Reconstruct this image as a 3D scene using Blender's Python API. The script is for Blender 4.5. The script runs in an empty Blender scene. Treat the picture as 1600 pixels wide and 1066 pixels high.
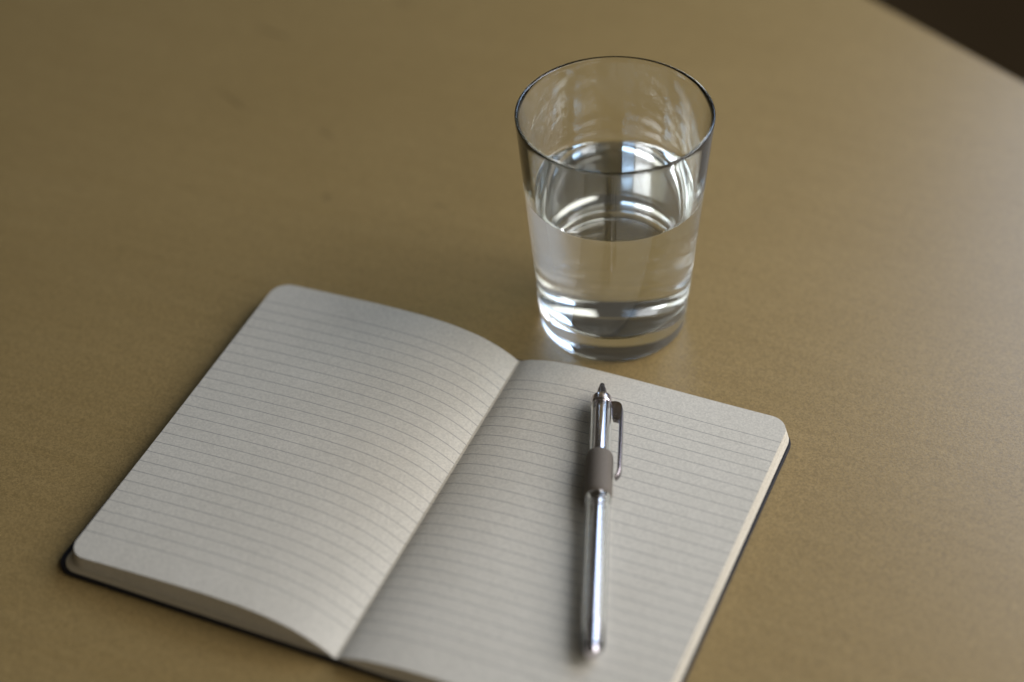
import bpy, bmesh, math, random
from mathutils import Matrix, Vector

random.seed(7)
MM = 0.001
scene = bpy.context.scene
C = scene.collection

# ------------------------------------------------------------------ camera
YAW, PITCH, ROLL = -0.4285839, 0.7361028, -0.0368826
FPX = 3090.42
CAM = Vector((258.69, -489.97, 586.23))
fw = Vector((math.sin(YAW)*math.cos(PITCH), math.cos(YAW)*math.cos(PITCH), -math.sin(PITCH)))
r0 = Vector((math.cos(YAW), -math.sin(YAW), 0))
u0 = r0.cross(fw)
rt = r0*math.cos(ROLL) + u0*math.sin(ROLL)
up = -r0*math.sin(ROLL) + u0*math.cos(ROLL)
cd = bpy.data.cameras.new('camera')
cam = bpy.data.objects.new('camera', cd); C.objects.link(cam)
m = Matrix((rt, up, -fw)).transposed().to_4x4()
m.translation = CAM*MM
cam.matrix_world = m
cd.sensor_width = 36.0
cd.lens = FPX/1600*36.0
cd.clip_start = 0.01; cd.clip_end = 50
cd.dof.use_dof = True
cd.dof.focus_distance = 0.822
cd.dof.aperture_fstop = 2.7
cd.dof.aperture_blades = 0
scene.camera = cam

# ------------------------------------------------------------------ world
w = bpy.data.worlds.new('World'); scene.world = w
w.use_nodes = True
bg = w.node_tree.nodes['Background']
bg.inputs[0].default_value = (1.0, 0.86, 0.66, 1)
bg.inputs[1].default_value = 0.042

# ------------------------------------------------------------------ lights: windows to the right, plus an added soft fill
def upright_lamp(name, az, el, dist, sx, sy, watts, col):
    """az: degrees to the right of the viewing direction, el: degrees above the table"""
    fh = Vector((math.sin(YAW), math.cos(YAW), 0)); rh = Vector((math.cos(YAW), -math.sin(YAW), 0))
    a, e = math.radians(az), math.radians(el)
    d = (fh*math.cos(a) + rh*math.sin(a))*math.cos(e) + Vector((0, 0, math.sin(e)))
    ld = bpy.data.lights.new(name, 'AREA'); ld.shape = 'RECTANGLE'
    ld.size = sx; ld.size_y = sy; ld.energy = watts; ld.color = col
    o = bpy.data.objects.new(name, ld); C.objects.link(o)
    tgt = Vector((0.03, 0.06, 0.0))
    o.location = tgt + d*dist
    # the lamp stands upright, facing the table horizontally
    hd = Vector((d.x, d.y, 0)).normalized()
    z = hd; x = Vector((0, 0, 1)).cross(z).normalized(); y = z.cross(x)
    o.rotation_euler = Matrix((x, y, z)).transposed().to_euler()
    return o
upright_lamp('window_light', 82, 41, 0.95, 0.66, 0.80, 9.2, (0.97, 0.95, 1.0))
upright_lamp('window_light', 40, 36, 1.50, 0.66, 0.66, 8.6, (0.52, 0.70, 1.0))
upright_lamp('room_side_fill', 126, 40, 1.50, 1.90, 1.20, 11.5, (1.0, 0.95, 0.87))  # added out-of-view fill lamp, softens shadows and lifts the front faces

scene.view_settings.view_transform = 'Standard'
scene.view_settings.look = 'None'
scene.view_settings.exposure = 0.0
scene.view_settings.gamma = 1.0
cy = scene.cycles
cy.max_bounces = 24; cy.transmission_bounces = 20; cy.glossy_bounces = 12
cy.diffuse_bounces = 5; cy.transparent_max_bounces = 24
cy.caustics_reflective = True; cy.caustics_refractive = True
cy.blur_glossy = 0.4
cy.sample_clamp_indirect = 6.0
cy.use_denoising = True

# ------------------------------------------------------------------ material helpers
class NT:
    def __init__(s, name):
        s.m = bpy.data.materials.new(name); s.m.use_nodes = True
        s.t = s.m.node_tree; s.n = s.t.nodes; s.n.clear()
        s.out = s.n.new('ShaderNodeOutputMaterial')
    def node(s, kind, **kw):
        nd = s.n.new(kind)
        for k, v in kw.items(): setattr(nd, k, v)
        return nd
    def link(s, a, b): s.t.links.new(a, b)
    def math(s, op, a, b=None, c=None, clamp=False):
        nd = s.n.new('ShaderNodeMath'); nd.operation = op; nd.use_clamp = clamp
        for i, v in enumerate((a, b, c)):
            if v is None: continue
            if isinstance(v, (int, float)): nd.inputs[i].default_value = v
            else: s.link(v, nd.inputs[i])
        return nd.outputs[0]
    def mix(s, fac, a, b):
        nd = s.n.new('ShaderNodeMix'); nd.data_type = 'RGBA'
        for sock, v in ((nd.inputs[0], fac), (nd.inputs[6], a), (nd.inputs[7], b)):
            if isinstance(v, (int, float)): sock.default_value = v
            elif isinstance(v, tuple): sock.default_value = (*v, 1)
            else: s.link(v, sock)
        return nd.outputs[2]
    def noise(s, vec, scale, detail=2.0, rough=0.5):
        nd = s.n.new('ShaderNodeTexNoise'); nd.inputs['Scale'].default_value = scale
        nd.inputs['Detail'].default_value = detail; nd.inputs['Roughness'].default_value = rough
        if vec is not None: s.link(vec, nd.inputs['Vector'])
        return nd
    def ramp(s, v, lo, hi):
        nd = s.n.new('ShaderNodeMapRange'); nd.inputs[1].default_value = lo; nd.inputs[2].default_value = hi
        s.link(v, nd.inputs[0]); return nd.outputs[0]
    def bsdf(s, col=None, rough=0.5, metal=0.0, spec=0.5, normal=None):
        b = s.n.new('ShaderNodeBsdfPrincipled')
        for k, v in (('Base Color', col), ('Roughness', rough), ('Metallic', metal), ('Specular IOR Level', spec)):
            if v is None: continue
            if isinstance(v, tuple): b.inputs[k].default_value = (*v, 1)
            elif isinstance(v, (int, float)): b.inputs[k].default_value = v
            else: s.link(v, b.inputs[k])
        if normal is not None: s.link(normal, b.inputs['Normal'])
        s.link(b.outputs[0], s.out.inputs[0]); s.b = b
        return s.m
    def bump(s, h, strength, dist, prev=None):
        nd = s.n.new('ShaderNodeBump'); nd.inputs['Strength'].default_value = strength
        nd.inputs['Distance'].default_value = dist
        s.link(h, nd.inputs['Height'])
        if prev is not None: s.link(prev, nd.inputs['Normal'])
        return nd.outputs[0]
    def obj(s):
        return s.n.new('ShaderNodeTexCoord').outputs['Object']

def mat_table():
    t = NT('beige_laminate'); pos = t.obj()
    big = t.noise(pos, 6, 3).outputs[0]
    mp = t.node('ShaderNodeMapping'); t.link(pos, mp.inputs[0])
    mp.inputs['Rotation'].default_value = (0, 0, math.radians(-22)); mp.inputs['Scale'].default_value = (12, 210, 12)
    grain = t.noise(mp.outputs[0], 1.0, 4, 0.6).outputs[0]
    vo = t.node('ShaderNodeTexVoronoi'); vo.inputs['Scale'].default_value = 1500; t.link(pos, vo.inputs['Vector'])
    sc = t.node('ShaderNodeSeparateColor'); t.link(vo.outputs['Color'], sc.inputs[0])
    fine = sc.outputs[0]
    mid = t.noise(pos, 420, 3, 0.6).outputs[0]
    a = t.mix(t.ramp(big, 0.3, 0.7), (0.285, 0.202, 0.081), (0.312, 0.224, 0.093))
    a = t.mix(t.math('MULTIPLY', t.ramp(grain, 0.35, 0.7), 0.28), a, (0.225, 0.152, 0.052))
    v = t.math('ADD', t.math('MULTIPLY', t.math('SUBTRACT', fine, 0.5), 0.34), t.math('MULTIPLY', t.math('SUBTRACT', mid, 0.5), 0.28))
    v = t.math('ADD', v, 1.0)
    vm = t.node('ShaderNodeVectorMath', operation='SCALE'); t.link(a, vm.inputs[0]); t.link(v, vm.inputs[3])
    col = vm.outputs[0]
    # individual scratches and dents (start, end, half width in mm)
    sx = t.node('ShaderNodeSeparateXYZ'); t.link(pos, sx.inputs[0])
    X, Y = sx.outputs[0], sx.outputs[1]
    total = None
    for (x0, y0, x1, y1, hw, amp) in SCRATCH:
        L = math.hypot(x1-x0, y1-y0); dx, dy = (x1-x0)/L, (y1-y0)/L
        px = t.math('SUBTRACT', X, x0*MM); py = t.math('SUBTRACT', Y, y0*MM)
        al = t.math('ADD', t.math('MULTIPLY', px, dx), t.math('MULTIPLY', py, dy))
        ac = t.math('ADD', t.math('MULTIPLY', px, -dy), t.math('MULTIPLY', py, dx))
        f = t.math('DIVIDE', al, L*MM)
        par = t.math('MULTIPLY', t.math('MULTIPLY', f, t.math('SUBTRACT', 1.0, f)), 4.0, clamp=True)   # tapered ends
        bow = t.math('MULTIPLY', par, 0.0009)
        d = t.math('ABSOLUTE', t.math('SUBTRACT', ac, bow))
        k = t.math('SUBTRACT', 1.0, t.math('DIVIDE', d, hw*MM), clamp=True)
        k = t.math('MULTIPLY', t.math('MULTIPLY', k, par), amp)
        total = k if total is None else t.math('MAXIMUM', total, k)
    col = t.mix(t.math('MULTIPLY', total, 0.95), col, (0.06, 0.04, 0.015))
    h = t.math('ADD', t.math('MULTIPLY', t.noise(pos, 900, 2, 0.6).outputs[0], 1.0), t.math('MULTIPLY', total, -1.2))
    nrm = t.bump(h, 0.20, 0.0002)
    rough = t.math('ADD', 0.27, t.math('MULTIPLY', mid, 0.10))
    return t.bsdf(col, rough, 0, 0.5, nrm)

def mat_paper(lined):
    t = NT('ruled_paper' if lined else 'page_edge_paper'); pos = t.obj()
    vo = t.node('ShaderNodeTexVoronoi'); vo.inputs['Scale'].default_value = 1700; t.link(pos, vo.inputs['Vector'])
    sc = t.node('ShaderNodeSeparateColor'); t.link(vo.outputs['Color'], sc.inputs[0])
    fib = sc.outputs[0]
    blot = t.noise(pos, 40, 3).outputs[0]
    base = t.mix(t.ramp(blot, 0.3, 0.7), (0.580, 0.555, 0.475) if lined else (0.59, 0.545, 0.44), (0.605, 0.580, 0.500) if lined else (0.62, 0.575, 0.47))
    v = t.math('ADD', 1.0, t.math('MULTIPLY', t.math('SUBTRACT', fib, 0.5), 0.20))
    vm = t.node('ShaderNodeVectorMath', operation='SCALE'); t.link(base, vm.inputs[0]); t.link(v, vm.inputs[3])
    col = vm.outputs[0]
    if lined:
        uv = t.node('ShaderNodeUVMap'); uv.uv_map = 'page'
        s = t.node('ShaderNodeSeparateXYZ'); t.link(uv.outputs[0], s.inputs[0])
        vv = t.math('MULTIPLY', s.outputs[1], 200.0)          # millimetres below the top edge
        q = t.math('DIVIDE', t.math('SUBTRACT', vv, LINE0), PITCHMM)
        fr = t.math('ABSOLUTE', t.math('SUBTRACT', q, t.math('ROUND', q)))
        k = t.math('SUBTRACT', 1.0, t.math('DIVIDE', t.math('SUBTRACT', t.math('MULTIPLY', fr, PITCHMM), 0.10), 0.06), clamp=True)
        on = t.math('MULTIPLY', t.math('GREATER_THAN', q, -0.4), t.math('LESS_THAN', q, NLINES-0.6))
        brk = t.ramp(t.noise(pos, 700, 2).outputs[0], 0.15, 0.45)
        k = t.math('MULTIPLY', t.math('MULTIPLY', k, on), t.math('ADD', 0.6, t.math('MULTIPLY', brk, 0.3)))
        col = t.mix(k, col, (0.17, 0.17, 0.165))
    nrm = t.bump(t.noise(pos, 1500, 3, 0.7).outputs[0], 0.12, 0.0001)
    return t.bsdf(col, 0.75, 0, 0.25, nrm)

def mat_cover():
    t = NT('black_cover'); pos = t.obj()
    g = t.noise(pos, 1800, 3).outputs[0]
    return t.bsdf((0.012, 0.011, 0.013), 0.55, 0, 0.35, t.bump(g, 0.3, 0.0002))

def mat_endpaper():
    t = NT('cream_endpaper'); pos = t.obj()
    n = t.noise(pos, 900, 3).outputs[0]
    return t.bsdf(t.mix(n, (0.40, 0.345, 0.24), (0.48, 0.42, 0.31)), 0.8, 0, 0.2)

def mat_glass(name, ior, rough=0.0):
    t = NT(name)
    g = t.node('ShaderNodeBsdfGlass'); g.inputs['Color'].default_value = (0.985, 0.992, 0.99, 1)
    g.inputs['Roughness'].default_value = rough; g.inputs['IOR'].default_value = ior
    t.link(g.outputs[0], t.out.inputs[0]); return t.m

def mat_clear(name):
    t = NT(name)
    g = t.node('ShaderNodeBsdfTransparent'); t.link(g.outputs[0], t.out.inputs[0]); return t.m

def mat_metal(name, col, rough):
    t = NT(name); pos = t.obj()
    n = t.noise(pos, 1200, 3).outputs[0]
    return t.bsdf(col, t.math('ADD', rough, t.math('MULTIPLY', n, 0.06)), 1.0)

def mat_rubber():
    t = NT('grey_rubber'); pos = t.obj()
    n = t.noise(pos, 1600, 3).outputs[0]
    sz = t.node('ShaderNodeSeparateXYZ'); t.link(pos, sz.inputs[0])
    rib = t.math('SINE', t.math('MULTIPLY', sz.outputs[2], 2*math.pi/0.0011))
    n = t.math('ADD', t.math('MULTIPLY', n, 0.8), t.math('MULTIPLY', rib, 0.12))
    return t.bsdf(t.mix(n, (0.115, 0.098, 0.076), (0.19, 0.165, 0.135)), 0.7, 0, 0.3, t.bump(n, 0.25, 0.0002))

def mat_floor():
    t = NT('dark_floor'); pos = t.obj()
    n = t.noise(pos, 5, 4).outputs[0]
    return t.bsdf(t.mix(n, (0.17, 0.125, 0.075), (0.24, 0.18, 0.11)), 0.7, 0, 0.2)

LINE0, PITCHMM, NLINES = 13.63, 5.95, 26
SCRATCH = [(-230.6, 222, -204, 208, 0.80, 1.0), (-166, 209, -151, 203.5, 0.74, 1.0), (-139, 161.7, -130.6, 160.7, 0.66, 1.0),
           (-136.4, 158.4, -130, 157.7, 0.66, 1.0), (-84, 173.4, -75, 174.8, 0.66, 1.0), (-181, 330.6, -166, 328, 1.02, 1.0),
           (-239, 279.3, -215, 275, 1.17, 1.0), (-207, 142.5, -193.7, 141, 0.39, 1.0)]

M_TABLE = mat_table(); M_PAGE = mat_paper(True); M_EDGE = mat_paper(False)
M_COVER = mat_cover(); M_END = mat_endpaper(); M_FLOOR = mat_floor()
M_GLASS = mat_glass('clear_glass', 1.5, 0.03); M_GW = mat_glass('glass_against_water', 1.5/1.333, 0.03)
M_WATER = mat_glass('water_surface', 1.333); M_WSIDE = mat_clear('water_against_glass')
M_PLASTIC = mat_glass('clear_plastic', 1.47)
M_CHROME = mat_metal('chrome', (0.70, 0.66, 0.69), 0.18)
M_DARKMETAL = mat_metal('dark_steel', (0.42, 0.39, 0.40), 0.20)
M_CORE = mat_metal('steel_core', (0.72, 0.68, 0.72), 0.22)
M_RUBBER = mat_rubber()
M_CLIP = mat_metal('clip_steel', (0.24, 0.215, 0.22), 0.18)

# ------------------------------------------------------------------ mesh helpers
def build(name, verts, faces, mat, parent=None, smooth=True, mats=None, fmat=None, uvs=None):
    me = bpy.data.meshes.new(name)
    me.from_pydata([tuple(v) for v in verts], [], faces)
    for mt in (mats or [mat]): me.materials.append(mt)
    if fmat:
        for p, k in zip(me.polygons, fmat): p.material_index = k
    if uvs:
        l = me.uv_layers.new(name='page')
        for lp in me.loops: l.data[lp.index].uv = uvs[lp.vertex_index]
    for p in me.polygons: p.use_smooth = smooth
    me.update()
    o = bpy.data.objects.new(name, me); C.objects.link(o)
    if parent: o.parent = parent
    return o
def fix_normals(o):
    bm = bmesh.new(); bm.from_mesh(o.data)
    bmesh.ops.recalc_face_normals(bm, faces=bm.faces[:]); bm.to_mesh(o.data); bm.free()
def sharp(o, deg=35):
    o.data.set_sharp_from_angle(angle=math.radians(deg))
def empty(name, loc, label, cat):
    o = bpy.data.objects.new(name, None); C.objects.link(o); o.location = loc
    o.empty_display_size = 0.02
    o['label'] = label; o['category'] = cat
    return o
def lathe(name, prof, mat, parent=None, seg=96, mats=None, seg_mat=None, deg=40, closed=False):
    """prof: (r, z) pairs in mm, from the axis or a ring; faces follow the profile"""
    V, F, K, idx = [], [], [], []
    for (r, z) in prof:
        if r < 1e-6: idx.append([len(V)]); V.append((0, 0, z*MM))
        else:
            idx.append(list(range(len(V), len(V)+seg)))
            for i in range(seg):
                a = 2*math.pi*i/seg; V.append((r*math.cos(a)*MM, r*math.sin(a)*MM, z*MM))
    n = len(prof); rng = range(n if closed else n-1)
    for j in rng:
        A, B = idx[j], idx[(j+1) % n]; k = seg_mat[j] if seg_mat else 0
        for i in range(seg):
            i2 = (i+1) % seg
            if len(A) == 1 and len(B) == 1: continue
            if len(A) == 1: F.append((A[0], B[i2], B[i]))
            elif len(B) == 1: F.append((A[i], A[i2], B[0]))
            else: F.append((A[i], A[i2], B[i2], B[i]))
            K.append(k)
    o = build(name, V, F, mat, parent, True, mats, K)
    fix_normals(o); sharp(o, deg)
    return o
def rounded_rect(x0, x1, y0, y1, r, n=8):
    P = []
    for (cx, cy_, a0) in ((x1-r, y1-r, 0), (x0+r, y1-r, 90), (x0+r, y0+r, 180), (x1-r, y0+r, 270)):
        for i in range(n+1):
            a = math.radians(a0 + 90*i/n); P.append((cx+r*math.cos(a), cy_+r*math.sin(a)))
    return P
def slab(name, poly, z0, z1, mat, parent=None, bev=0.3, z_of=None):
    """prism with small chamfers, millimetres"""
    n = len(poly); cx = sum(p[0] for p in poly)/n; cy_ = sum(p[1] for p in poly)/n
    def inset(d):
        out = []
        for i in range(n):
            a, b, c = poly[i-1], poly[i], poly[(i+1) % n]
            tx, ty = c[0]-a[0], c[1]-a[1]; L = math.hypot(tx, ty) or 1
            out.append((b[0]-ty/L*d, b[1]+tx/L*d))
        return out
    rings = [(inset(bev), z0), (poly, z0+bev), (poly, z1-bev), (inset(bev), z1)]
    V = [(x*MM, y*MM, z*MM) for ring, z in rings for x, y in ring]
    F = [tuple(range(n-1, -1, -1))]
    for k in range(3):
        for i in range(n):
            j = (i+1) % n; F.append((k*n+i, k*n+j, (k+1)*n+j, (k+1)*n+i))
    F.append(tuple(range(3*n, 4*n)))
    o = build(name, V, F, mat, parent, True); fix_normals(o); sharp(o, 30)
    return o

# ------------------------------------------------------------------ setting: floor
fl = build('floor', [(-4, -4, -0.72), (4, -4, -0.72), (4, 4, -0.72), (-4, 4, -0.72)], [(0, 1, 2, 3)], M_FLOOR, smooth=False)
fl['kind'] = 'structure'

# ------------------------------------------------------------------ table
E0 = Vector((110.85, 398.4)); ED = Vector((0.8887, -0.4585)).normalized(); EN = Vector((ED.y, -ED.x))
def tp(a, b): q = E0 + ED*a + EN*b; return (q.x, q.y)
table = empty('table', (*(Vector(tp(-100, 400))*MM), -0.72), 'beige laminate table with a few fine scratches, under the notebook and glass', 'table')
inv = Vector(table.location)
def rel(o): o.location = -inv; return o
def tpoly(a0, a1, b0, b1, r):
    P = rounded_rect(a0, a1, b0, b1, r); P = [tp(*q) for q in P]
    area = sum(P[i-1][0]*P[i][1]-P[i][0]*P[i-1][1] for i in range(len(P)))
    return P if area > 0 else P[::-1]
top = rel(slab('table_top', tpoly(-900, 700, 0, 800, 12), -26, 0, M_TABLE, table, bev=1.2))
for (a, b) in ((-830, 70), (630, 70), (-830, 730), (630, 730)):
    rel(slab('leg', tpoly(a-25, a+25, b-25, b+25, 4), -720, -26.2, M_DARKMETAL, table, bev=1.0))

# ------------------------------------------------------------------ notebook
W2, HH, RC = 120.51, 87.97, 8.0
Z0 = 2.25                       # top of the endpapers
PROF = {-1: [(0, 2.4), (2, 3.6), (5, 5.2), (11, 7.6), (20, 9.9), (35, 11.7), (50, 12.0), (70, 11.5), (99, 9.9), (120.6, 8.4), (130, 7.7)],
        1: [(0, 2.5), (3.4, 4.6), (8, 6.3), (15, 8.0), (26, 9.3), (35, 9.6), (54, 9.4), (82, 8.8), (110, 8.3), (120.6, 8.2), (130, 8.1)]}
def smooth_interp(P, x):
    # cubic Hermite (Catmull-Rom) through the points
    x = min(max(x, P[0][0]), P[-1][0])
    for i in range(len(P)-1):
        if x <= P[i+1][0]: break
    x0, y0 = P[i]; x1, y1 = P[i+1]; h = x1-x0
    def sl(k):
        a = max(k-1, 0); b = min(k+1, len(P)-1); return (P[b][1]-P[a][1])/(P[b][0]-P[a][0])
    m0, m1 = sl(i)*h, sl(i+1)*h; t = (x-x0)/h
    return (2*t**3-3*t*t+1)*y0 + (t**3-2*t*t+t)*m0 + (-2*t**3+3*t*t)*y1 + (t**3-t*t)*m1
def ztop(s, u): return smooth_interp(PROF[s], u)
def vshift(s, u):
    if s < 0: return -3.0*math.exp(-(u/26.0)**1.3)
    return -3.0 + 2.3*min(max((u-20)/95.0, 0), 1)
def vlim(u, width):
    d = u - (width-RC)
    return HH if d <= 0 else HH - (RC - math.sqrt(max(RC*RC-d*d, 0)))
def cols(width):
    a = [0, .7, 1.5, 2.5, 3.6, 5, 6.5, 8.5, 11, 14, 17, 20.5, 25, 30, 36, 43, 51, 60, 70, 80, 90, 99, 106, width-RC]
    a += [width-RC+RC*math.sin(math.pi/2*i/8) for i in range(1, 9)]
    return a

notebook = empty('notebook', (0, 0, 0), 'open lined notebook with black cover, lying on the table under a pen', 'notebook')
CP = [(x + (0.02*y if x < 0 else 0), y) for x, y in rounded_rect(-124.3, 123.3, -92.0, 87.2, 8.5)]
cover = slab('cover', CP, 0.0, 2.0, M_COVER, notebook, bev=0.45)
for s in (-1, 1):
    x0, x1 = ((-123.3, -1.5) if s < 0 else (1.5, 122.0))
    slab('endpaper', rounded_rect(x0, x1, -90.8, 86.4, 7), 2.02, Z0, M_END, notebook, bev=0.03)

FAN = {-1: 1.5, 1: 1.7}
def zbase(s, u): return Z0 + 0.02 + 0.5*math.exp(-(u/6.0)**2)
def leaf_outline(s, width):
    """perimeter u, v from the gutter at the top, round the outer edge, to the gutter at the foot"""
    cs = cols(width)
    P = [(u, vlim(u, width)) for u in cs] 
    Q = [(u, -vlim(u, width)) for u in reversed(cs)]
    return P + Q
NL = 34
for s in (-1, 1):
    # block of leaves: one ring per leaf edge, unevenly trimmed
    V, F = [], []
    base = leaf_outline(s, W2); n = len(base)
    for k in range(NL+1):
        f = k/NL
        jit = random.uniform(-0.10, 0.10) if 0 < k < NL else -0.05
        jv = random.uniform(-0.06, 0.06)
        for (u, v) in base:
            ue = u*(1 + (FAN[s]*(1-f)+jit)/W2)
            z = zbase(s, u) + (ztop(s, min(u, W2)) - 0.14 - zbase(s, u))*f
            V.append(((s*ue-0.9*math.exp(-u/14))*MM, (v + (1 if v > 0 else -1)*(jv + 0.2*(1-f)) + vshift(s, u))*MM, z*MM))
    for k in range(NL):
        for i in range(n):
            j = (i+1) % n
            F.append((k*n+i, k*n+j, (k+1)*n+j, (k+1)*n+i))
    h = n//2
    for k in (0, NL):
        for i in range(h-1): F.append((k*n+i, k*n+i+1, k*n+n-2-i, k*n+n-1-i))
    o = build('page_block', V, F, M_EDGE, notebook, smooth=False); fix_normals(o)
    # the open leaf on top of the block
    cs = cols(W2); nv = 40; V, F, UV = [], [], []
    for layer in (0, 1):
        for u in cs:
            L = vlim(u, W2)
            for b in range(nv+1):
                v = L - 2*L*b/nv
                wob = 0.10*math.sin(v*0.045+s) * min(u/60.0, 1.0) + 0.06*math.sin(u*0.09+v*0.03)*min(u/30, 1)
                z = ztop(s, u) - 0.10*layer + wob*0.6
                V.append(((s*u-0.9*math.exp(-u/14))*MM, (v+vshift(s, u))*MM, z*MM)); UV.append((u/200.0, (HH-v)/200.0))
    m_ = nv+1; N = len(cs)*m_
    for i in range(len(cs)-1):
        for b in range(nv):
            a = i*m_+b; q = (a, a+1, a+m_+1, a+m_)
            F.append(q); F.append(tuple(N+x for x in reversed(q)))
    for i in range(len(cs)-1):
        for b in (0, nv): a = i*m_+b; F.append((a, a+m_, N+a+m_, N+a))
    for b in range(nv):
        for i in (0, len(cs)-1): a = i*m_+b; F.append((a, a+1, N+a+1, N+a))
    o = build('page', V, F, M_PAGE, notebook, True, uvs=UV); fix_normals(o); sharp(o, 50)

# ------------------------------------------------------------------ drinking glass and water
GX, GY = 25.0, 131.0
RT, RB, GH, WL = 41.2, 32.2, 110.6, 71.6
def rout(z): return RB + (RT-RB)*z/GH
def rin(z): return rout(z) - (1.5 + 4.2*(1-z/GH)*(1-0.45*(1-z/GH)))
prof = [(0, 1.1), (20, 1.0), (26.5, 0.7), (28.2, 0.25), (29.0, 0.04), (29.9, 0.0), (30.8, 0.12), (31.6, 0.5), (32.05, 1.1), (rout(2.1), 2.1)]
prof += [(rout(z), z) for z in range(5, 109, 3)]
zt = GH; ro, ri = rout(GH), rin(GH); rc = (ro+ri)/2; rr = (ro-ri)/2
prof += [(rout(GH-rr), GH-rr)] + [(rc+rr*math.cos(math.radians(a)), GH-rr+rr*math.sin(math.radians(a))) for a in (30, 60, 90, 120, 150)] + [(rin(GH-rr), GH-rr)]
prof += [(rin(z), z) for z in range(108, 73, -2)]
nw = len(prof)
IB = 11.5                        # inside of the bottom
prof += [(rin(WL+0.9), WL+0.9)]
prof += [(rin(z), z) for z in [70 - 2.5*i for i in range(20)] + [IB+7]]
fr = 6.0; rcn = rin(IB+7) - fr + 0.15
prof += [(rcn+fr*math.cos(math.radians(a)), IB+6.4-6.4*math.sin(math.radians(a))) for a in (15, 35, 55, 75, 90)]
prof += [(15, IB-0.25), (0, IB-0.4)]
segm = [1 if j >= nw else 0 for j in range(len(prof)-1)]
glass = lathe('drinking_glass', prof, M_GLASS, None, 128, [M_GLASS, M_GW], segm, deg=60)
glass.location = (GX*MM, GY*MM, 0.0002)
glass['label'] = 'clear tapered tumbler with heavy base, holding water, standing behind the notebook'
glass['category'] = 'glass'
# water: meniscus at the wall, sides 0.02 mm inside the glass
wall = [(r-0.02 if r > 0.02 else 0, z+0.02) for (r, z) in reversed(prof[nw:])]
rw = rin(WL)
surf = [(rw-0.02, WL+0.9), (rw-0.25, WL+0.50), (rw-0.7, WL+0.2), (rw-1.5, WL+0.05), (rw-3, WL), (rw*0.5, WL), (0, WL)]
wp = wall[:-1] + [(wall[-1][0], WL+0.9)] + surf[1:]
wm = [0]*(len(wall)-1) + [1]*(len(wp)-len(wall))
water = lathe('water', wp, M_WATER, None, 128, [M_WSIDE, M_WATER], wm, deg=60)
water.location = glass.location
water['label'] = 'clear still water inside the tumbler, reaching just past half its height'
water['category'] = 'water'

# ------------------------------------------------------------------ pen
TIP = Vector((42.74, 71.93, 15.6)); END = Vector((90.65, -61.91, 13.0))
ax = (TIP-END).normalized()                    # local +Z, towards the tip
side = Vector((0, 0, 1)).cross(ax).normalized()*-1
if side.x < 0: side = -side
yy = ax.cross(side).normalized()
PL = (TIP-END).length
pen = empty('pen', END*MM, 'silver and clear pen with grey grip and side clip, lying on the right page', 'pen')
pm = Matrix((side, yy, ax)).transposed().to_4x4(); pm.translation = END*MM
pen.matrix_world = pm
def S(s): return PL - s                       # distance from the tip -> local z
lathe('tip', [(0, S(0)), (0.75, S(0)), (1.05, S(.25)), (1.25, S(1.2)), (1.35, S(2.6)), (1.75, S(2.9)), (2.35, S(6.2)), (2.5, S(7.3)), (2.5, S(8.2)), (0, S(8.2))], M_DARKMETAL, pen, 48)
lathe('collar', [(0, S(7.4)), (2.9, S(7.4)), (3.6, S(7.7)), (4.2, S(8.5)), (4.35, S(9.0)), (4.35, S(10.6)), (4.15, S(10.8)), (4.15, S(11.1)), (4.55, S(11.3)), (4.6, S(11.6)), (4.6, S(12.4)), (4.4, S(12.7)), (0, S(12.7))], M_CHROME, pen, 64)
lathe('barrel', [(3.55, S(12.75)), (4.45, S(12.75)), (4.5, S(13.2)), (4.5, S(42)), (3.55, S(42))], M_PLASTIC, pen, 64, closed=True)
lathe('core', [(0, S(12.8)), (2.6, S(12.8)), (2.75, S(13.2)), (2.75, S(39.4)), (2.95, S(39.6)), (2.95, S(40.8)), (2.75, S(41)), (2.75, S(41.9)), (0, S(41.9))], M_CHROME, pen, 48)
lathe('grip', [(2.0, S(41)), (4.7, S(41)), (5.25, S(41.3)), (5.5, S(42)), (5.65, S(44.4)), (5.65, S(59.4)), (5.6, S(62.4)), (5.35, S(63.7)), (4.9, S(64.2)), (2.0, S(64.2))], M_RUBBER, pen, 64, closed=True)
lathe('grip_ring', [(3.6, S(64.25)), (5.1, S(64.25)), (5.2, S(64.7)), (5.1, S(66.6)), (4.8, S(67.8)), (3.6, S(68))], M_PLASTIC, pen, 64, closed=True)
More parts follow.
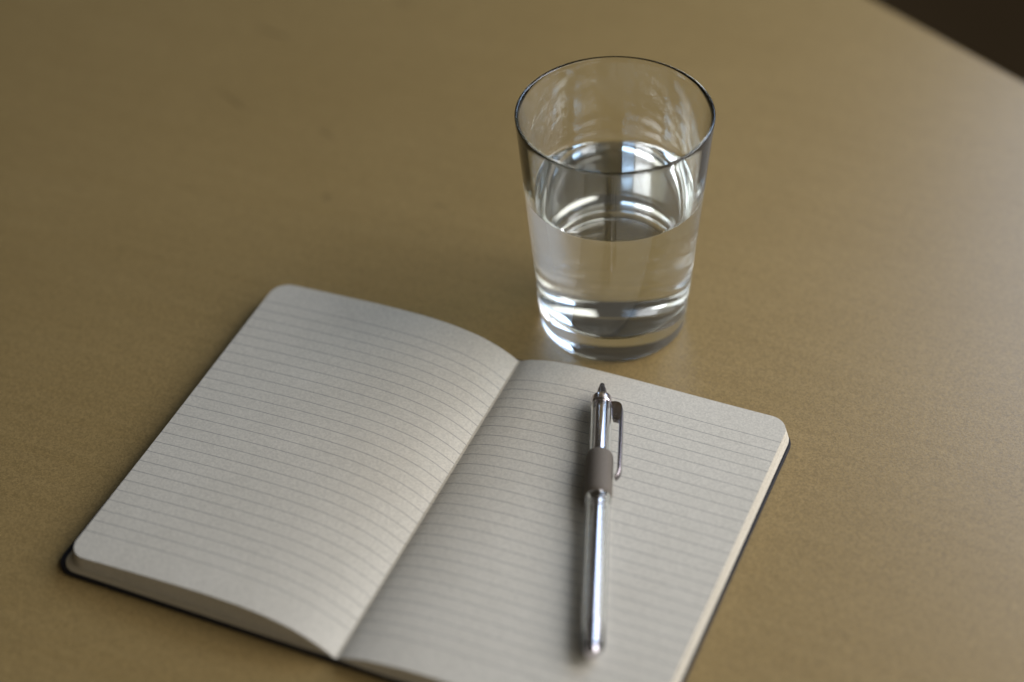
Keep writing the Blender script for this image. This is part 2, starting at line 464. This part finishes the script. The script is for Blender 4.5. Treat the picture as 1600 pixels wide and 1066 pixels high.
lathe('lower_barrel', [(3.4, S(68.05)), (4.75, S(68.05)), (4.75, S(100)), (4.55, S(125)), (4.4, S(137.5)), (4.1, S(138.6)), (3.3, S(138.8)), (3.4, S(125)), (3.45, S(100))], M_PLASTIC, pen, 64, closed=True)
lathe('refill', [(0, S(64.3)), (2.6, S(64.3)), (2.6, S(68.4)), (2.0, S(68.9)), (2.0, S(126)), (2.9, S(126.3)), (2.9, S(139.4)), (2.6, S(141.4)), (2.1, S(142)), (0, S(142.1))], M_CORE, pen, 48)
# clip: a solid fin rooted in the collar that runs back along the barrel
CL = [(4.0, 12.2), (6.0, 12.1), (7.6, 12.8), (8.7, 14.2), (9.2, 16.3), (9.3, 20.3), (9.25, 32.3), (9.1, 49.8), (8.8, 52.5), (7.9, 54.3), (6.7, 55.1),
      (6.4, 54.5), (7.2, 53.3), (7.65, 51.8), (7.75, 49.3), (7.9, 32.3), (7.9, 24.9), (7.5, 23.3), (6.2, 22.5), (5.0, 21.9), (4.7, 19.8), (4.6, 14.9)]
def fin(name, P, hw, cham, mat, ang):
    n = len(P); V, F = [], []
    def ins(d):
        out = []
        for i in range(n):
            a, c = P[i-1], P[(i+1) % n]; tr, ts = c[0]-a[0], c[1]-a[1]; L = math.hypot(tr, ts)
            out.append((P[i][0]-ts/L*d, P[i][1]+tr/L*d))
        return out
    I = ins(cham)
    for (ring, y) in ((I, -hw), (P, -hw+cham), (P, hw-cham), (I, hw)):
        for (r, q) in ring:
            V.append(((r*math.cos(ang)-y*math.sin(ang))*MM, (r*math.sin(ang)+y*math.cos(ang))*MM, S(q)*MM))
    F.append(tuple(range(n))); F.append(tuple(range(4*n-1, 3*n-1, -1)))
    for k in range(3):
        for i in range(n):
            j = (i+1) % n; F.append((k*n+i, k*n+j, (k+1)*n+j, (k+1)*n+i))
    o = build(name, V, F, mat, pen, True); fix_normals(o); sharp(o, 25); return o
up_sign = 1 if yy.z > 0 else -1
fin('clip', CL, 1.5, 0.35, M_CLIP, up_sign*math.radians(12))
